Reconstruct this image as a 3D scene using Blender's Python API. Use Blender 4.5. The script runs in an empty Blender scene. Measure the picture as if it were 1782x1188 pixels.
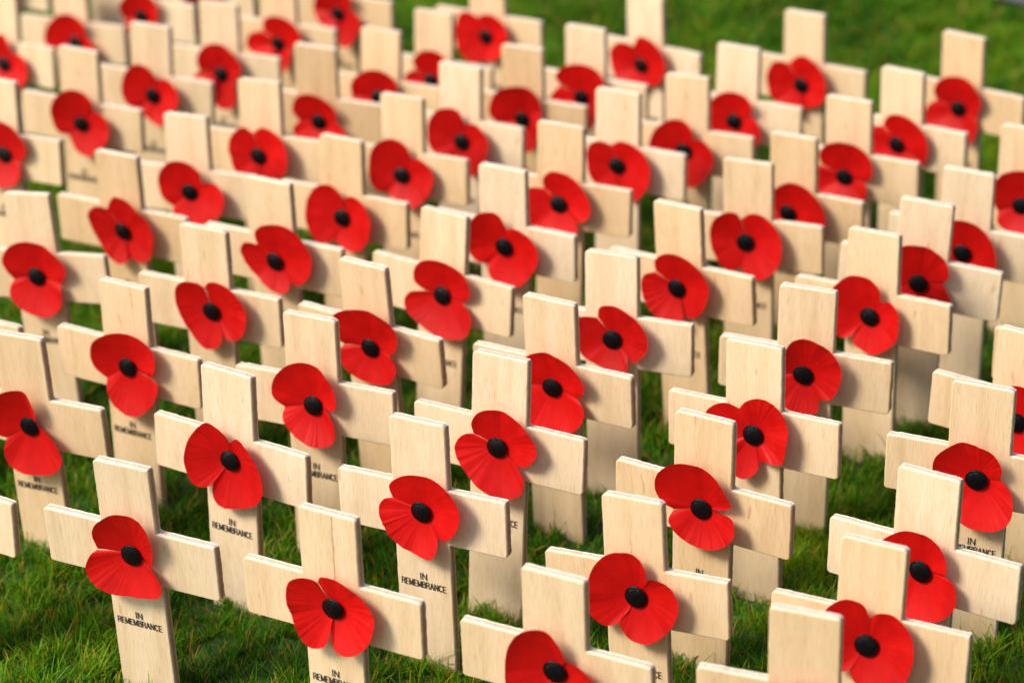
import bpy, math, random
import numpy as np
from mathutils import Matrix, Vector

S = 0.022            # one cross-board width in metres; shapes below are drawn in that unit
GZ = 2.98            # height of the cross centres above the soil, in board widths

# ------------------------------------------------------------------ camera, world, sun
sc = bpy.context.scene
cam_d = bpy.data.cameras.new('camera'); cam = bpy.data.objects.new('camera', cam_d)
sc.collection.objects.link(cam); sc.camera = cam
PITCH, ROLL = 0.443631, -0.021228
fw = Vector((0, math.cos(PITCH), -math.sin(PITCH)))
up0 = Vector((0, math.sin(PITCH), math.cos(PITCH))); rt0 = Vector((1, 0, 0))
rt = rt0*math.cos(ROLL) + up0*math.sin(ROLL); up = -rt0*math.sin(ROLL) + up0*math.cos(ROLL)
M = Matrix((rt, up, -fw)).transposed().to_4x4()
M.translation = Vector((0, 0, (19.936545+GZ)*S)); cam.matrix_world = M
cam_d.sensor_width = 36; cam_d.lens = 90.9207
cam_d.clip_start = 0.02; cam_d.clip_end = 60
cam_d.dof.use_dof = True
cam_d.dof.focus_distance = 40.7*S
cam_d.dof.aperture_fstop = 10.5
cam_d.dof.aperture_blades = 0

SUN_EL = math.radians(43); SUN_AZ = math.radians(-160)     # azimuth of the sun measured from +X, counter-clockwise
sd = Vector((math.cos(SUN_EL)*math.cos(SUN_AZ), math.cos(SUN_EL)*math.sin(SUN_AZ), math.sin(SUN_EL)))
w = bpy.data.worlds.new('World'); sc.world = w; w.use_nodes = True
nt = w.node_tree; bg = nt.nodes['Background']
sky = nt.nodes.new('ShaderNodeTexSky'); sky.sky_type = 'NISHITA'; sky.sun_disc = False
sky.dust_density = 3.0; sky.ozone_density = 1.0; sky.air_density = 1.0; sky.sun_elevation = SUN_EL; sky.sun_rotation = math.atan2(sd.x, sd.y)
nt.links.new(sky.outputs[0], bg.inputs[0]); bg.inputs[1].default_value = 0.15
sl = bpy.data.lights.new('sun', 'SUN'); sl.energy = 3.3; sl.angle = math.radians(17.0); sl.color = (1, .94, .84)
so = bpy.data.objects.new('sun', sl); sc.collection.objects.link(so)
so.rotation_euler = sd.to_track_quat('Z', 'Y').to_euler()
vs = sc.view_settings; vs.view_transform = 'Standard'; vs.look = 'None'; vs.exposure = 0.40; vs.gamma = 1; vs.use_curve_mapping = False

C = sc.collection
rng = np.random.RandomState(11)

# ------------------------------------------------------------------ helpers
def mesh(name, V, F, mat=None, smooth=False):
    me = bpy.data.meshes.new(name); me.from_pydata([tuple(v) for v in V], [], F); me.validate()
    if mat: me.materials.append(mat)
    if smooth: me.polygons.foreach_set('use_smooth', [True]*len(me.polygons))
    me.update(); return me
def link(name, me, parent=None):
    o = bpy.data.objects.new(name, me); C.objects.link(o)
    if parent: o.parent = parent
    return o
def new_mat(name):
    m = bpy.data.materials.new(name); m.use_nodes = True; nt = m.node_tree
    return m, nt, nt.nodes['Principled BSDF']
def N(nt, t, **kw):
    n = nt.nodes.new(t)
    for k, v in kw.items():
        if k.startswith('i_'):
            n.inputs[int(k[2:]) if k[2:].isdigit() else k[2:]].default_value = v
        else: setattr(n, k, v)
    return n
def ramp(nt, stops, interp='LINEAR'):
    n = nt.nodes.new('ShaderNodeValToRGB'); cr = n.color_ramp; cr.interpolation = interp
    while len(cr.elements) < len(stops): cr.elements.new(0.5)
    for e, (p, c) in zip(cr.elements, stops): e.position = p; e.color = (*c, 1) if len(c) == 3 else c
    return n
def math_n(nt, op, a=None, b=None):
    n = nt.nodes.new('ShaderNodeMath'); n.operation = op
    for i, x in enumerate((a, b)):
        if x is None: continue
        if isinstance(x, (int, float)): n.inputs[i].default_value = x
        else: nt.links.new(x, n.inputs[i])
    return n.outputs[0]
def mix(nt, fac, a, b, bt='MIX'):
    n = nt.nodes.new('ShaderNodeMix'); n.data_type = 'RGBA'; n.blend_type = bt
    for k, x in ((0, fac), (6, a), (7, b)):
        if isinstance(x, (int, float)): n.inputs[k].default_value = x
        elif isinstance(x, tuple): n.inputs[k].default_value = (*x, 1)
        else: nt.links.new(x, n.inputs[k])
    return n.outputs[2]

# ------------------------------------------------------------------ materials
def wood_material():
    m, nt, b = new_mat('birch_plywood'); L = nt.links.new
    tc = N(nt, 'ShaderNodeTexCoord'); oi = N(nt, 'ShaderNodeObjectInfo')
    off = N(nt, 'ShaderNodeCombineXYZ')
    L(math_n(nt, 'MULTIPLY', oi.outputs['Random'], 37.0), off.inputs[0]); L(math_n(nt, 'MULTIPLY', oi.outputs['Random'], 91.0), off.inputs[2])
    sc_ = N(nt, 'ShaderNodeVectorMath', operation='SCALE'); L(tc.outputs['Object'], sc_.inputs[0]); sc_.inputs['Scale'].default_value = 1/S
    ad = N(nt, 'ShaderNodeVectorMath', operation='ADD'); L(sc_.outputs[0], ad.inputs[0]); L(off.outputs[0], ad.inputs[1])
    P = ad.outputs[0]
    def stretched(sx, sy, sz, scale, detail, rough=.6, dist=0):
        mp = N(nt, 'ShaderNodeMapping'); mp.inputs['Scale'].default_value = (sx, sy, sz); L(P, mp.inputs[0])
        n = N(nt, 'ShaderNodeTexNoise'); n.inputs['Scale'].default_value = scale; n.inputs['Detail'].default_value = detail
        n.inputs['Roughness'].default_value = rough; n.inputs['Distortion'].default_value = dist; L(mp.outputs[0], n.inputs[0]); return n.outputs[0]
    fine = stretched(60, 1, 3.2, 1, 3, .65)
    pores = stretched(42, 1, 5.5, 1, 1, .5)
    broad = stretched(3.2, 1, .35, 1, 4, .55, .6)
    tint = stretched(1, 1, .5, .7, 2)
    base = ramp(nt, [(.30, (.56, .39, .215)), (.5, (.68, .51, .315)), (.74, (.76, .60, .41))]); L(broad, base.inputs[0])
    c = mix(nt, .4, base.outputs[0], (.69, .52, .32))
    fr = ramp(nt, [(.28, (.74, .69, .62)), (.50, (1, 1, 1)), (.75, (1.07, 1.06, 1.06))]); L(fine, fr.inputs[0])
    c = mix(nt, .75, c, fr.outputs[0], 'MULTIPLY')
    pr = ramp(nt, [(.22, (.62, .50, .38)), (.33, (1, 1, 1))]); L(pores, pr.inputs[0])
    c = mix(nt, .55, c, pr.outputs[0], 'MULTIPLY')
    # a few brown flecks and streaks
    fl = stretched(7, 1, 1.6, 1, 2, .5, .3); flr = ramp(nt, [(.68, (0, 0, 0)), (.74, (1, 1, 1))]); L(fl, flr.inputs[0])
    c = mix(nt, math_n(nt, 'MULTIPLY', flr.outputs[0], .5), c, (.42, .23, .08))
    # board to board tint
    tr = ramp(nt, [(0, (.88, .80, .70)), (.25, (.97, .92, .84)), (.6, (1, 1, 1)), (1, (1.06, 1.09, 1.17))]); L(oi.outputs['Random'], tr.inputs[0])
    c = mix(nt, 1.0, c, tr.outputs[0], 'MULTIPLY')
    # plywood edge: three plies with brown glue lines
    sp = N(nt, 'ShaderNodeSeparateXYZ'); L(sc_.outputs[0], sp.inputs[0])
    wob = stretched(5, 5, 5, 1, 3)
    yy = math_n(nt, 'ADD', sp.outputs[1], math_n(nt, 'MULTIPLY', math_n(nt, 'SUBTRACT', wob, .5), .02))
    yr = ramp(nt, [(0.0, (.86, .76, .62)), (.33, (.84, .74, .60)), (.355, (.22, .12, .06)), (.375, (.70, .48, .34)), (.66, (.58, .44, .30)), (.70, (.20, .11, .055)), (.72, (.86, .76, .62))])
    L(math_n(nt, 'DIVIDE', yy, .16), yr.inputs[0])
    eg = stretched(22, 4, 22, 1, 3, .7); er = ramp(nt, [(.3, (.78, .73, .68)), (.6, (1.08, 1.08, 1.08))]); L(eg, er.inputs[0])
    edge = mix(nt, .8, yr.outputs[0], er.outputs[0], 'MULTIPLY')
    sn = N(nt, 'ShaderNodeSeparateXYZ'); L(tc.outputs['Normal'], sn.inputs[0])
    side = math_n(nt, 'LESS_THAN', math_n(nt, 'ABSOLUTE', sn.outputs[1]), .45)
    lat = math_n(nt, 'GREATER_THAN', math_n(nt, 'ABSOLUTE', sn.outputs[0]), .7)
    edge = mix(nt, lat, edge, mix(nt, 1.0, edge, (.60, .44, .34), 'MULTIPLY'))  # shade painted over brown core on side edges; tops left paler, as if lit
    c = mix(nt, side, c, edge)
    # darker brown towards the lowest bit of the stem
    zr = ramp(nt, [(.0, (1, 1, 1)), (1, (0, 0, 0))]); L(math_n(nt, 'ADD', math_n(nt, 'MULTIPLY', math_n(nt, 'ADD', sp.outputs[2], 3.3), 1.6), math_n(nt, 'MULTIPLY', wob, .5)), zr.inputs[0])
    c = mix(nt, math_n(nt, 'MULTIPLY', zr.outputs[0], .6), c, (.20, .12, .05))
    L(c, b.inputs['Base Color']); b.inputs['Roughness'].default_value = .62; b.inputs['Specular IOR Level'].default_value = .25
    bp = N(nt, 'ShaderNodeBump'); bp.inputs['Strength'].default_value = .35; bp.inputs['Distance'].default_value = .00012
    L(math_n(nt, 'ADD', fine, math_n(nt, 'MULTIPLY', pores, .5)), bp.inputs['Height']); L(bp.outputs[0], b.inputs['Normal'])
    return m
def paper_material():
    m, nt, b = new_mat('red_paper'); L = nt.links.new
    tc = N(nt, 'ShaderNodeTexCoord'); oi = N(nt, 'ShaderNodeObjectInfo')
    n = N(nt, 'ShaderNodeTexNoise'); n.inputs['Scale'].default_value = 3500; n.inputs['Detail'].default_value = 3; L(tc.outputs['Object'], n.inputs[0])
    n2 = N(nt, 'ShaderNodeTexNoise'); n2.inputs['Scale'].default_value = 160; n2.inputs['Detail'].default_value = 4; L(tc.outputs['Object'], n2.inputs[0])
    r = ramp(nt, [(.3, (.50, .0020, .002)), (.7, (.62, .004, .003))]); L(n2.outputs[0], r.inputs[0])
    r2 = ramp(nt, [(.3, (.85, .85, .85)), (.7, (1.08, 1.08, 1.08))]); L(n.outputs[0], r2.inputs[0])
    c = mix(nt, .6, r.outputs[0], r2.outputs[0], 'MULTIPLY')
    tv = ramp(nt, [(0, (.84, .8, .8)), (1, (1.08, 1.2, 1.2))]); L(oi.outputs['Random'], tv.inputs[0]); c = mix(nt, 1.0, c, tv.outputs[0], 'MULTIPLY')
    L(c, b.inputs['Base Color']); b.inputs['Roughness'].default_value = .55; b.inputs['Specular IOR Level'].default_value = .20
    bp = N(nt, 'ShaderNodeBump'); bp.inputs['Strength'].default_value = .3; bp.inputs['Distance'].default_value = .00006
    L(n.outputs[0], bp.inputs['Height']); L(bp.outputs[0], b.inputs['Normal'])
    tr = N(nt, 'ShaderNodeBsdfTranslucent'); tr.inputs[0].default_value = (.75, .02, .015, 1)
    ms = N(nt, 'ShaderNodeMixShader'); ms.inputs[0].default_value = .17
    out = nt.nodes['Material Output']; L(b.outputs[0], ms.inputs[1]); L(tr.outputs[0], ms.inputs[2]); L(ms.outputs[0], out.inputs[0])
    return m
def button_material():
    m, nt, b = new_mat('black_plastic'); L = nt.links.new
    tc = N(nt, 'ShaderNodeTexCoord')
    n = N(nt, 'ShaderNodeTexNoise'); n.inputs['Scale'].default_value = 1500; n.inputs['Detail'].default_value = 3; n.inputs['Distortion'].default_value = 1.5; L(tc.outputs['Object'], n.inputs[0])
    b.inputs['Base Color'].default_value = (.0025, .0025, .0035, 1); b.inputs['Roughness'].default_value = .22; b.inputs['Specular IOR Level'].default_value = .22
    bp = N(nt, 'ShaderNodeBump'); bp.inputs['Strength'].default_value = .8; bp.inputs['Distance'].default_value = .0003
    L(n.outputs[0], bp.inputs['Height']); L(bp.outputs[0], b.inputs['Normal']); return m
def ink_material():
    m, nt, b = new_mat('black_ink'); b.inputs['Base Color'].default_value = (.02, .017, .015, 1); b.inputs['Roughness'].default_value = .7
    return m
def grass_material():
    m, nt, b = new_mat('grass_blades'); L = nt.links.new
    at = N(nt, 'ShaderNodeAttribute'); at.attribute_name = 'tone'
    sp = N(nt, 'ShaderNodeSeparateColor'); L(at.outputs['Color'], sp.inputs[0])
    r = ramp(nt, [(0, (.018, .085, .002)), (.35, (.058, .205, .003)), (.65, (.14, .36, .004)), (.84, (.32, .42, .012)), (.93, (.45, .30, .03)), (1, (.55, .30, .07))])
    L(sp.outputs[0], r.inputs[0])
    L(r.outputs[0], b.inputs['Base Color']); b.inputs['Roughness'].default_value = .5; b.inputs['Specular IOR Level'].default_value = .18
    tr = N(nt, 'ShaderNodeBsdfTranslucent'); L(r.outputs[0], tr.inputs[0])
    ms = N(nt, 'ShaderNodeMixShader'); ms.inputs[0].default_value = .5
    out = nt.nodes['Material Output']; L(b.outputs[0], ms.inputs[1]); L(tr.outputs[0], ms.inputs[2]); L(ms.outputs[0], out.inputs[0])
    return m
def soil_material():
    m, nt, b = new_mat('mossy_soil'); L = nt.links.new
    tc = N(nt, 'ShaderNodeTexCoord')
    n = N(nt, 'ShaderNodeTexNoise'); n.inputs['Scale'].default_value = 40; n.inputs['Detail'].default_value = 8; n.inputs['Roughness'].default_value = .7; L(tc.outputs['Object'], n.inputs[0])
    r = ramp(nt, [(.30, (.014, .026, .004)), (.5, (.028, .075, .003)), (.70, (.07, .13, .006))]); L(n.outputs[0], r.inputs[0])
    L(r.outputs[0], b.inputs['Base Color']); b.inputs['Roughness'].default_value = .95
    bp = N(nt, 'ShaderNodeBump'); bp.inputs['Distance'].default_value = .004; L(n.outputs[0], bp.inputs['Height']); L(bp.outputs[0], b.inputs['Normal'])
    return m
def path_material():
    m, nt, b = new_mat('worn_path'); L = nt.links.new
    tc = N(nt, 'ShaderNodeTexCoord')
    n = N(nt, 'ShaderNodeTexNoise'); n.inputs['Scale'].default_value = 220; n.inputs['Detail'].default_value = 6; L(tc.outputs['Object'], n.inputs[0])
    r = ramp(nt, [(.3, (.05, .045, .042)), (.7, (.13, .12, .115))]); L(n.outputs[0], r.inputs[0])
    L(r.outputs[0], b.inputs['Base Color']); b.inputs['Roughness'].default_value = .9; return m

WOOD, PAPER, BLACK, INK = wood_material(), paper_material(), button_material(), ink_material()

# ------------------------------------------------------------------ the ground
def ground():
    n = 200; x = np.linspace(-1, 1, n); x = np.sign(x)*np.abs(x)**2.2*9
    V = [(a, b+1.2, -.0) for b in x for a in x]
    V = [(a, b, .0022*math.sin(a*31+1.3*math.sin(b*17))*math.cos(b*27+.7)) for a, b, c in V]
    F = [(j*n+i, j*n+i+1, (j+1)*n+i+1, (j+1)*n+i) for j in range(n-1) for i in range(n-1)]
    o = link('ground', mesh('ground', V, F, soil_material(), True)); o['kind'] = 'structure'; o['label'] = 'mossy lawn soil under the grass'
    # a strip of path beyond the lawn's far right corner
    V = [(2.0, -.002, .006), (4.0, -.002, .006), (4.0, 4.0, .006), (-1.5, 4.0, .006), (-1.5, 3.148, .006)]
    o = link('path', mesh('path', V, [(0, 1, 2, 3, 4)], path_material())); o['kind'] = 'structure'; o['label'] = 'grey path beyond the far right corner of the lawn'
ground()

def smooth_field(x, y, seed, freqs):
    r = np.random.RandomState(seed); z = np.zeros_like(x)
    for f, a in freqs:
        for _ in range(5):
            th = r.uniform(0, 2*np.pi); z += a/5*2.2*np.sin((x*np.cos(th)+y*np.sin(th))*f+r.uniform(0, 6.28))
    return z
def grass():
    r = np.random.RandomState(5)
    # tufts scattered densely over the bed, thinner further away from it
    NA = 780000
    u = r.rand(NA)
    xa = r.uniform(-.42, .42, NA); ya = .58 + 1.10*u**.85
    keep = (np.abs(xa) < .24*(ya/ .78)**1.0+.05) & (ya < 1.512-.9*(xa-.318)-.004)
    xb = r.uniform(-1.6, 1.6, 70000); yb = r.uniform(.1, 2.6, 70000)
    kb = ~((np.abs(xb) < .24*(yb/.78)+.05) & (yb > .58) & (yb < 1.68)) & (yb < 1.512-.9*(xb-.318)-.004)
    x = np.concatenate([xa[keep], xb[kb]]); y = np.concatenate([ya[keep], yb[kb]]); n = len(x)
    wide = np.concatenate([np.ones(keep.sum()), np.full(kb.sum(), 3.5)])
    # pull blades towards clump centres
    cx = r.uniform(-1.6, 1.6, 1); 
    jx = smooth_field(x, y, 8, [(260, .004), (520, .002)]); jy = smooth_field(x, y, 9, [(260, .004), (520, .002)])
    x += jx; y += jy
    field = smooth_field(x, y, 3, [(25, .5), (70, .5), (160, .6)])
    h = (.0053 + .0040*r.rand(n)**1.5 + .0020*field) * np.where(r.rand(n) < .035, 1.8, 1.0)
    h = np.clip(h, .004, .026)
    wd = (.00017 + .00022*r.rand(n))*wide*(1+np.clip(y-.9,0,1)*.8)
    az = r.uniform(0, 2*np.pi, n); lean = r.uniform(.05, 1.1, n)*h; curl = r.uniform(0, .6, n)
    dx, dy = np.cos(az), np.sin(az)
    side = az + np.pi/2 + r.normal(0, .5, n); sx, sy = np.cos(side), np.sin(side)
    ts = [0, .45, .8, 1.0]; ws = [1, .85, .5, 0.0]
    rows = []
    for t, q in zip(ts, ws):
        hx = x + dx*lean*t**1.8; hy = y + dy*lean*t**1.8; hz = h*(t - curl*.35*t**3)
        if q > 0:
            rows.append(np.stack([hx-sx*wd*q, hy-sy*wd*q, hz], 1)); rows.append(np.stack([hx+sx*wd*q, hy+sy*wd*q, hz], 1))
        else: rows.append(np.stack([hx, hy, hz], 1))
    V = np.stack(rows, 1).reshape(-1, 3)
    base = (np.arange(n)*7)[:, None]
    quads = np.array([[0, 1, 3, 2], [2, 3, 5, 4]]); tri = np.array([[4, 5, 6]])
    q = (base[:, :, None] + quads[None]).reshape(-1, 4); t3 = (base[:, :, None] + tri[None]).reshape(-1, 3)
    me = bpy.data.meshes.new('grass'); me.vertices.add(len(V)); me.vertices.foreach_set('co', V.astype(np.float32).ravel())
    nl = q.size + t3.size; me.loops.add(nl); me.loops.foreach_set('vertex_index', np.concatenate([q.ravel(), t3.ravel()]).astype(np.int32))
    me.polygons.add(len(q)+len(t3))
    st = np.concatenate([np.arange(len(q))*4, q.size+np.arange(len(t3))*3]); me.polygons.foreach_set('loop_start', st.astype(np.int32))
    me.update(calc_edges=True); me.validate()
    me.polygons.foreach_set('use_smooth', [True]*len(me.polygons))
    tone = np.clip(.43 + .19*r.randn(n) + .17*smooth_field(x, y, 21, [(14, .8), (45, .8), (110, .5)]), .0, .82)
    dead = r.rand(n) < (.12 + .05*np.clip(smooth_field(x, y, 4, [(30, .8), (90, .6)]), 0, 2)); tone[dead] = r.uniform(.86, 1, dead.sum())
    col = np.ones((n, 7, 4), np.float32); col[:, :, 0] = tone[:, None]
    a = me.attributes.new('tone', 'FLOAT_COLOR', 'POINT'); a.data.foreach_set('color', col.ravel())
    me.materials.append(grass_material())
    o = link('grass', me); o['kind'] = 'stuff'; o['label'] = 'short green lawn grass with yellowed blades among the crosses'; o['category'] = 'grass'
grass()

# ------------------------------------------------------------------ shapes of a cross
HA, HH, ST, FOOT, TH = 1.5335, .4915, 1.1507, -3.95, .16     # half arm span, half arm height, stub, foot, thickness
def board_mesh(seed):
    r = np.random.RandomState(seed); j = lambda s=.012: r.normal(0, s)
    A1, A2 = HA+j(), HA+j(); hu, hd = HH+j(.006), HH+j(.006); top = HH+ST+j(.015)
    tilt = j(.008)
    P = [(-.5, -hd), (-A1, -hd-tilt), (-A1, hu-tilt), (-.5, hu), (-.5, top+j(.006)), (.5, top+j(.006)), (.5, hu), (A2, hu+tilt), (A2, -hd+tilt), (.5, -hd), (.5, FOOT+.55), (0, FOOT), (-.5, FOOT+.55)]
    rad = [.02, .075, .075, .03, .075, .075, .03, .075, .075, .02, .04, .04, .04]
    out = []
    for i, p in enumerate(P):
        a = np.array(P[i-1]); b = np.array(p); c = np.array(P[(i+1) % len(P)])
        d1 = (a-b)/np.linalg.norm(a-b); d2 = (c-b)/np.linalg.norm(c-b); R_ = rad[i]*(1+r.uniform(-.3, .3))
        for t in np.linspace(0, 1, 6): out.append((1-t)**2*(b+d1*R_)+2*t*(1-t)*b+t**2*(b+d2*R_))
    fine = []
    for i, p in enumerate(out):
        q = out[(i+1) % len(out)]; L_ = np.linalg.norm(q-p); k = max(1, int(L_/.07))
        for t in range(k): fine.append(p+(q-p)*t/k)
    O_ = np.array(fine); T = np.roll(O_, -1, 0)-np.roll(O_, 1, 0); T /= np.linalg.norm(T, axis=1)[:, None]+1e-9
    Nn = np.stack([-T[:, 1], T[:, 0]], 1)        # outward for this winding
    O1 = O_+Nn*r.normal(0, .0014, (len(O_), 1)); O2 = O_+Nn*r.normal(0, .003, (len(O_), 1))
    ins = .014+np.abs(r.normal(0, .0015, (len(O_), 1)))
    rings = [(O1-Nn*ins, 0), (O1, .014), (O1, TH*.35), (O2, TH*.68), (O2, TH-.012), (O2-Nn*.012, TH)]
    V = [(x*S, y*S, z*S) for R_, y in rings for x, z in R_]; n = len(O_); F = []
    for k in range(len(rings)-1):
        for i in range(n): i2 = (i+1) % n; F.append((k*n+i, (k+1)*n+i, (k+1)*n+i2, k*n+i2))
    F.append(tuple(range(n))); F.append(tuple(range(6*n-1, 5*n-1, -1)))
    me = mesh('plywood_board', V, F, WOOD)
    import bmesh
    bm = bmesh.new(); bm.from_mesh(me); bmesh.ops.recalc_face_normals(bm, faces=bm.faces)
    bmesh.ops.triangulate(bm, faces=[f for f in bm.faces if len(f.verts) > 4]); bm.to_mesh(me); bm.free(); return me
BOARDS = [board_mesh(100+i) for i in range(8)]

def arc(cx, cz, rx, rz, a0, a1, n=8):
    return [(cx+rx*math.cos(math.radians(a0+(a1-a0)*i/n)), cz+rz*math.sin(math.radians(a0+(a1-a0)*i/n))) for i in range(n+1)]
LETTERS = {   # strokes in a box 1 high; width
    'I': (.10, [[(.05, 0), (.05, 1)]]),
    'N': (.60, [[(.0, 0), (.0, 1), (.60, 0), (.60, 1)]]),
    'R': (.58, [[(0, 0), (0, 1), (.34, 1)]+arc(.34, .76, .22, .24, 90, -90)+[(0, .52)], [(.30, .52), (.46, .40), (.54, .22), (.57, 0)]]),
    'E': (.50, [[(.50, 1), (0, 1), (0, 0), (.52, 0)], [(0, .52), (.46, .52)]]),
    'M': (.72, [[(0, 0), (0, 1), (.36, .08), (.72, 1), (.72, 0)]]),
    'B': (.56, [[(0, 0), (0, 1), (.32, 1)]+arc(.32, .77, .20, .23, 90, -90)+[(0, .54)], [(.32, .54)]+arc(.34, .27, .22, .27, 90, -90)+[(0, 0)]]),
    'A': (.66, [[(0, 0), (.33, 1), (.66, 0)], [(.13, .34), (.53, .34)]]),
    'C': (.62, [arc(.32, .5, .31, .51, 42, 318, 16)])}
def text_mesh():
    V, F = [], []; hw = .072
    for word, cx, z0, H, width in (('IN', -.015, -1.222, .112, .115), ('REMEMBRANCE', -.018, -1.372, .108, .80)):
        gap = .26; tot = sum(LETTERS[c][0] for c in word)+gap*(len(word)-1); kx = width/tot; x = 0
        for c in word:
            wd, strokes = LETTERS[c]
            for st in strokes:
                P = [np.array([(x+a)*kx+cx-width/2, z0+b*H]) for a, b in st]
                t = hw*H
                for i in range(len(P)-1):
                    d = P[i+1]-P[i]; d /= np.linalg.norm(d)+1e-9; nn = np.array([-d[1], d[0]])*t; e = d*t*.9
                    o = len(V); lift = .008+.0004*(len(F) % 4)
                    for q in (P[i]-e+nn, P[i]-e-nn, P[i+1]+e-nn, P[i+1]+e+nn): V.append((q[0]*S, -lift*S, q[1]*S))
                    F.append((o, o+1, o+2, o+3))
            x += wd+gap
    return mesh('inscription', V, F, INK)
TEXT = text_mesh()

def button_mesh(seed):
    r = np.random.RandomState(seed); k = 40
    prof = [(.11, .080), (.175, .080), (.192, .074), (.200, .064), (.198, .053), (.189, .044), (.180, .042), (.172, .045), (.163, .041), (.12, .029), (.06, .021)]
    V = []; F = []
    for j, (R_, y) in enumerate(prof):
        for i in range(k):
            a = 2*math.pi*i/k; q = R_*.91*(1+.012*math.sin(2*a+seed)+.006*math.sin(5*a)); V.append((q*math.cos(a)*S, y*S, q*math.sin(a)*S))
    V.append((0, .019*S, 0)); c = len(V)-1
    for j in range(len(prof)-1):
        for i in range(k): F.append((j*k+i, j*k+(i+1) % k, (j+1)*k+(i+1) % k, (j+1)*k+i))
    for i in range(k): F.append(((len(prof)-1)*k+i, (len(prof)-1)*k+(i+1) % k, c))
    # collar that goes through the paper and the pin behind it
    n0 = len(V)
    for R_, y in ((.085, .10), (.085, .235)):
        for i in range(16): a = 2*math.pi*i/16; V.append((R_*math.cos(a)*S, y*S, R_*math.sin(a)*S))
    for i in range(16): F.append((n0+i, n0+(i+1) % 16, n0+16+(i+1) % 16, n0+16+i))
    return mesh('button', V, F, BLACK, True)
BUTTONS = [button_mesh(i) for i in range(4)]

def catmull(P, m):
    P = np.array(P); n = len(P); out = []
    Q = np.vstack([2*P[0]-P[1], P, 2*P[-1]-P[-2]])
    d = np.r_[0, np.cumsum(np.linalg.norm(np.diff(P[:, :2], axis=0), axis=1))]
    for s in np.linspace(0, d[-1], m):
        i = min(max(np.searchsorted(d, s, 'right')-1, 0), n-2); t = (s-d[i])/max(d[i+1]-d[i], 1e-6)
        p0, p1, p2, p3 = Q[i:i+4]
        out.append(.5*((2*p1)+(-p0+p2)*t+(2*p0-5*p1+4*p2-p3)*t*t+(-p0+3*p1-3*p2+p3)*t**3))
    return np.array(out)
def poppy_mesh(spec, seed):
    bu, bv, n2, s = spec; r = np.random.RandomState(seed)
    P = [tuple(map(float, a.split(','))) for a in s.split()]
    lobes = [P[:n2+1], P[n2:]+[P[0]]]
    V = []; F = []; RN = 13; m = 130
    for li, lb in enumerate(lobes):
        rim = catmull(lb, m); t = np.linspace(0, 1, m)
        amp = (.0058, .0020)[(li+seed) % 2] if seed-500 in (2, 3, 9, 11, 14, 15, 13) else r.choice([.05, .15, .35, .6])*.0065; fr = r.uniform(11, 17); ph = r.uniform(0, 6.28)
        bend = r.uniform(-.05, .07); f2 = r.uniform(1.5, 3.2); wide = np.sin(np.pi*t)**.4
        rise = rim[:, 2]*(1+bend*3*np.sin(f2*np.pi*t+ph)*wide)
        lift = .012*li
        base = len(V)
        fib = r.normal(0, 1, m); fib = (np.roll(fib, 1)+2*fib+np.roll(fib, -1))/4*.0021; slow = np.interp(t, np.linspace(0, 1, 14), r.normal(0, .010, 14))
        sa = ph+fr*2*np.pi*t+1.6*np.sin(5*t+ph)
        for q in range(RN):
            k = .10+.90*(q/(RN-1))
            y = .05+lift+(rise-.05)*k**1.75+fib*k**1.3+slow*k**2.5*wide
            y = y+amp*(np.sin(sa)+.5*np.sin(sa*1.7+ph))*(.5+.5*np.sin(3*t*np.pi+ph))*k**1.8*wide*(1 if k > .35 else k/.35) + .012*np.sin(7*t+ph*2+3*k)*k
            for i in range(m): V.append((rim[i, 0]*k*S, -y[i]*S, rim[i, 1]*k*S))
        for q in range(RN-1):
            for i in range(m-1): F.append((base+q*m+i, base+q*m+i+1, base+(q+1)*m+i+1, base+(q+1)*m+i))
    me = mesh('paper_petals', V, F, PAPER, True)
    return me

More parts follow.
